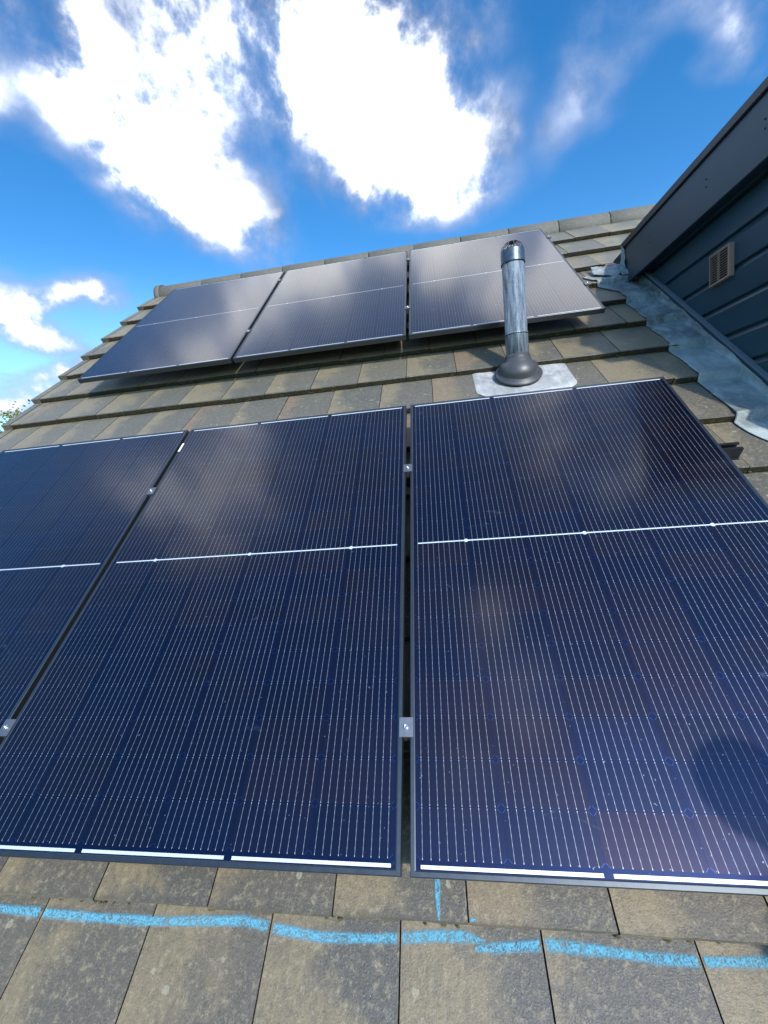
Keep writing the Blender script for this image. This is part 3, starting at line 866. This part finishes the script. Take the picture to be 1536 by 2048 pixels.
# mortar lump behind the fold
b = MB(); blob(b, (1.49, 3.50, -.125), .035, .5); b.build('mortar_lump', M_VENT, fl)

# ------------------------------------------------------------------ ground and the far tree
M_GRASS, t = mat('grass_ground')
ob = t.n('ShaderNodeTexCoord').outputs['Object']; a = t.noise(ob, .35, 6, .65); b2 = t.noise(ob, 9, 4, .6)
finish(t, Base_Color=t.mix(t.m('ADD', t.m('MULTIPLY', a, .7), t.m('MULTIPLY', b2, .3)), (.015, .028, .008), (.045, .055, .02)), Roughness=.9)
b = MB(); b.quad([(-1500, -1500, 0), (1500, -1500, 0), (1500, 1500, 0), (-1500, 1500, 0)]); gr = b.build('ground', M_GRASS); gr['kind'] = 'structure'

M_BARK = simple('bark', (.09, .07, .05), .9, 0, 12, .4, .5)
M_LEAF, t = mat('autumn_leaves')
wp = t.n('ShaderNodeNewGeometry').outputs['Position']; a = t.noise(wp, 1.6, 3, .6); b2 = t.noise(wp, 9, 2, .5)
lc = t.mix(t.ss(t.m('ADD', t.m('MULTIPLY', a, .6), t.m('MULTIPLY', b2, .4)), .38, .62), (.055, .115, .03), (.30, .24, .045))
p_ = t.n('ShaderNodeBsdfPrincipled', i={'Base Color': lc, 'Roughness': .6})
tl = t.n('ShaderNodeBsdfTranslucent', i={'Color': lc}); mxs = t.n('ShaderNodeMixShader', i={0: .35, 1: p_.outputs[0], 2: tl.outputs[0]})
t.n('ShaderNodeOutputMaterial', i={'Surface': mxs.outputs[0]})
def tree(x, y, h, sx, seed, lab, n=9000):
    rnd = random.Random(seed)
    root = empty('broadleaf_tree', (x, y, 0)); tag(root, lab, 'tree')
    b = MB(); tips = []
    b.tube([(0, 0, 0), (.05, .03, h*.3), (.0, .08, h*.6), (.1, 0, h*.92)], [.26, .2, .12, .03], 9)
    for k in range(26):
        z = h*rnd.uniform(.3, .9); a_ = rnd.uniform(0, 6.28); L = sx*rnd.uniform(.5, 1.0)*(1.12-abs(z/h-.55)*1.3)
        p0 = Vector((.03, .04, z)); p1 = p0+Vector((math.cos(a_)*L*.5, math.sin(a_)*L*.5, L*.3)); p2 = p0+Vector((math.cos(a_)*L, math.sin(a_)*L, L*.55))
        b.tube([p0, p1, p2], [.06, .04, .015], 5); tips += [p2, p1.lerp(p2, .5)]
    tips += [Vector((.1, 0, h*.92)), Vector((.2, -.2, h*.87)), Vector((-.3, .2, h*.84))]
    b.build('trunk', M_BARK, root)
    b = MB()
    for k in range(n):
        c = rnd.choice(tips) + Vector((rnd.gauss(0, .34), rnd.gauss(0, .34), rnd.gauss(0, .30)))
        s_ = rnd.uniform(.05, .10); d1 = Vector((rnd.gauss(0,1), rnd.gauss(0,1), rnd.gauss(0,1))).normalized()*s_; d2 = d1.orthogonal().normalized()*s_*.6
        b.quad([c-d1, c+d2, c+d1, c-d2])
    b.build('crown', M_LEAF, root)
tree(-22.0, 19.4, 10.0, 2.3, 3, 'yellow-green tree whose crown top shows beyond the left verge of the roof')
tree(-27.0, 22.2, 9.3, 2.2, 5, 'pale tree cut off at the left edge of the photo beside the yellow-green tree')

# ------------------------------------------------------------------ person beside the camera, seen only as a dark reflection in the glass
M_JACKET = simple('black_jacket', (.012, .012, .014), .8, 0, 40, .2, .2)
M_TROUSERS = simple('dark_work_trousers', (.015, .017, .022), .8, 0, 40, .2, .2)
M_SKIN = simple('skin', (.45, .27, .20), .5, 0, 30, .08)
M_HAIR = simple('dark_hair', (.015, .011, .008), .6, 0, 120, .4, .4)
M_BOOT = simple('work_boot', (.03, .022, .016), .6, 0, 30, .2)
def skin(name, verts, edges, radii, m_, parent, root=0, levels=2):
    me = bpy.data.meshes.new(name); me.from_pydata(verts, edges, []); me.materials.append(m_)
    o = bpy.data.objects.new(name, me); COL.objects.link(o); o.parent = parent
    md_ = o.modifiers.new('skin', 'SKIN'); md_.use_smooth_shade = True
    for i, d in enumerate(me.skin_vertices[0].data):
        rr = radii[i]; d.radius = rr if isinstance(rr, tuple) else (rr, rr); d.use_root = i == root
    sb = o.modifiers.new('sub', 'SUBSURF'); sb.levels = levels; sb.render_levels = levels
    return o
man = tag(empty('person', (1.24, -.56, ZR-.535)), 'person in dark work clothes crouching on the tiles, reflected in the right panel', 'person')
V_ = [(0,-.10,.42), (0,-.06,.56), (0,.00,.72), (-.08,.03,.84), (-.15,.05,.92), (-.19,.07,.975), (-.23,.085,1.06), (-.24,.09,1.11),
      (-.10,-.07,.40), (-.14,.20,.46), (-.13,.05,.11), (.10,-.07,.40), (.14,.20,.46), (.13,.05,.11),
      (-.20,.03,.81), (-.22,.10,.60), (-.15,.27,.58), (.17,.03,.84), (.24,.10,.62), (.15,.27,.58)]
E_ = [(0,1),(1,2),(2,3),(3,4),(4,5),(5,6),(6,7),(0,8),(8,9),(9,10),(0,11),(11,12),(12,13),(3,14),(14,15),(15,16),(3,17),(17,18),(18,19)]
R_ = [(.15,.12),(.14,.11),(.16,.12),(.14,.10),.055,.058,(.082,.10),(.06,.075),.10,.065,.045,.10,.065,.045,.06,.045,.03,.06,.045,.03]
body = skin('body', V_, E_, R_, M_SKIN, man)
jv = [V_[i] for i in (0,1,2,3,14,15,16,17,18,19)]; jv[6] = (-.158,.25,.584); jv[9] = (.158,.25,.584)
skin('jacket', jv + [(-.11,.042,.89)], [(0,1),(1,2),(2,3),(3,4),(4,5),(5,6),(3,7),(7,8),(8,9),(3,10)], [(.17,.14),(.16,.13),(.18,.14),(.16,.12),.078,.060,.042,.078,.060,.042,.07], M_JACKET, man)
skin('trousers', [V_[i] for i in (0,8,9,10,11,12,13)], [(0,1),(1,2),(2,3),(0,4),(4,5),(5,6)], [(.155,.13),.115,.082,.062,.115,.082,.062], M_TROUSERS, man)
for sx in (-1, 1):
    skin('boot', [(sx*.13,.03,.10),(sx*.13,.02,.045),(sx*.135,.13,.035),(sx*.14,.20,.03)], [(0,1),(1,2),(2,3)], [.05,.05,.045,.032], M_BOOT, man)
    hd = (sx*.15, .27, .58)
    for k, (dx_, L_) in enumerate(((-.030,.070),(-.010,.080),(.010,.076),(.030,.062))):
        bx_, by_, bz_ = hd[0]+dx_, hd[1]+.075, hd[2]-.02
        skin('finger', [(hd[0]+dx_*.5,hd[1]+.03,hd[2]),(bx_,by_,bz_),(bx_,by_+L_*.45,bz_-.012),(bx_,by_+L_*.7,bz_-.045)], [(0,1),(1,2),(2,3)], [.012,.0095,.0085,.007], M_SKIN, body, 0, 1)
    skin('palm', [(hd[0],hd[1]-.01,hd[2]),(hd[0],hd[1]+.04,hd[2]-.005),(hd[0],hd[1]+.078,hd[2]-.018)], [(0,1),(1,2)], [(.024,.02),(.038,.015),(.036,.012)], M_SKIN, body, 0, 1)
    skin('thumb', [(hd[0]-sx*.02,hd[1]+.02,hd[2]),(hd[0]-sx*.05,hd[1]+.05,hd[2]-.012),(hd[0]-sx*.055,hd[1]+.085,hd[2]-.03)], [(0,1),(1,2)], [.014,.011,.009], M_SKIN, body, 0, 1)
b = MB()
HC = Vector((-.23, .09, 1.075))
for (c, rx, ry, rz) in ((HC+Vector((0,-.012,.035)), .090, .102, .085),):
    bmesh.ops.create_uvsphere(b.bm, u_segments=20, v_segments=12, radius=1, matrix=Matrix.Translation(c) @ Matrix.Diagonal((rx, ry, rz, 1)))
for f in b.bm.faces: f.smooth = True
for v_ in b.bm.verts:
    if v_.co.y > HC.y+.055: v_.co.z = max(v_.co.z, HC.z+.045)
    v_.co += Vector((1,1,1))*noise.noise(v_.co*40)*.006
b.build('hair', M_HAIR, man)
b = MB()
b.loft([[(HC.x+math.cos(a)*r, HC.y+.095+y_, HC.z-.012+z_+math.sin(a)*r*1.4) for a in [k*.785 for k in range(8)]] for y_, z_, r in ((-.02,.02,.008),(.012,-.004,.012),(.018,-.012,.008))])
b.build('nose', M_SKIN, body)
for sx in (-1, 1):
    b = MB(); bmesh.ops.create_uvsphere(b.bm, u_segments=10, v_segments=8, radius=.011, matrix=Matrix.Translation((HC.x+sx*.032, HC.y+.084, HC.z+.008))); b.build('eye', M_WHITE, body)
    b = MB(); bmesh.ops.create_uvsphere(b.bm, u_segments=10, v_segments=8, radius=1, matrix=Matrix.Translation((HC.x+sx*.084, HC.y+.0, HC.z-.005)) @ Matrix.Diagonal((.010,.020,.032,1))); b.build('ear', M_SKIN, body)
b = MB(); bmesh.ops.create_uvsphere(b.bm, u_segments=12, v_segments=6, radius=1, matrix=Matrix.Translation((HC.x, HC.y+.092, HC.z-.052)) @ Matrix.Diagonal((.024,.008,.007,1))); b.build('mouth', simple('lips', (.35,.13,.11), .5), body)
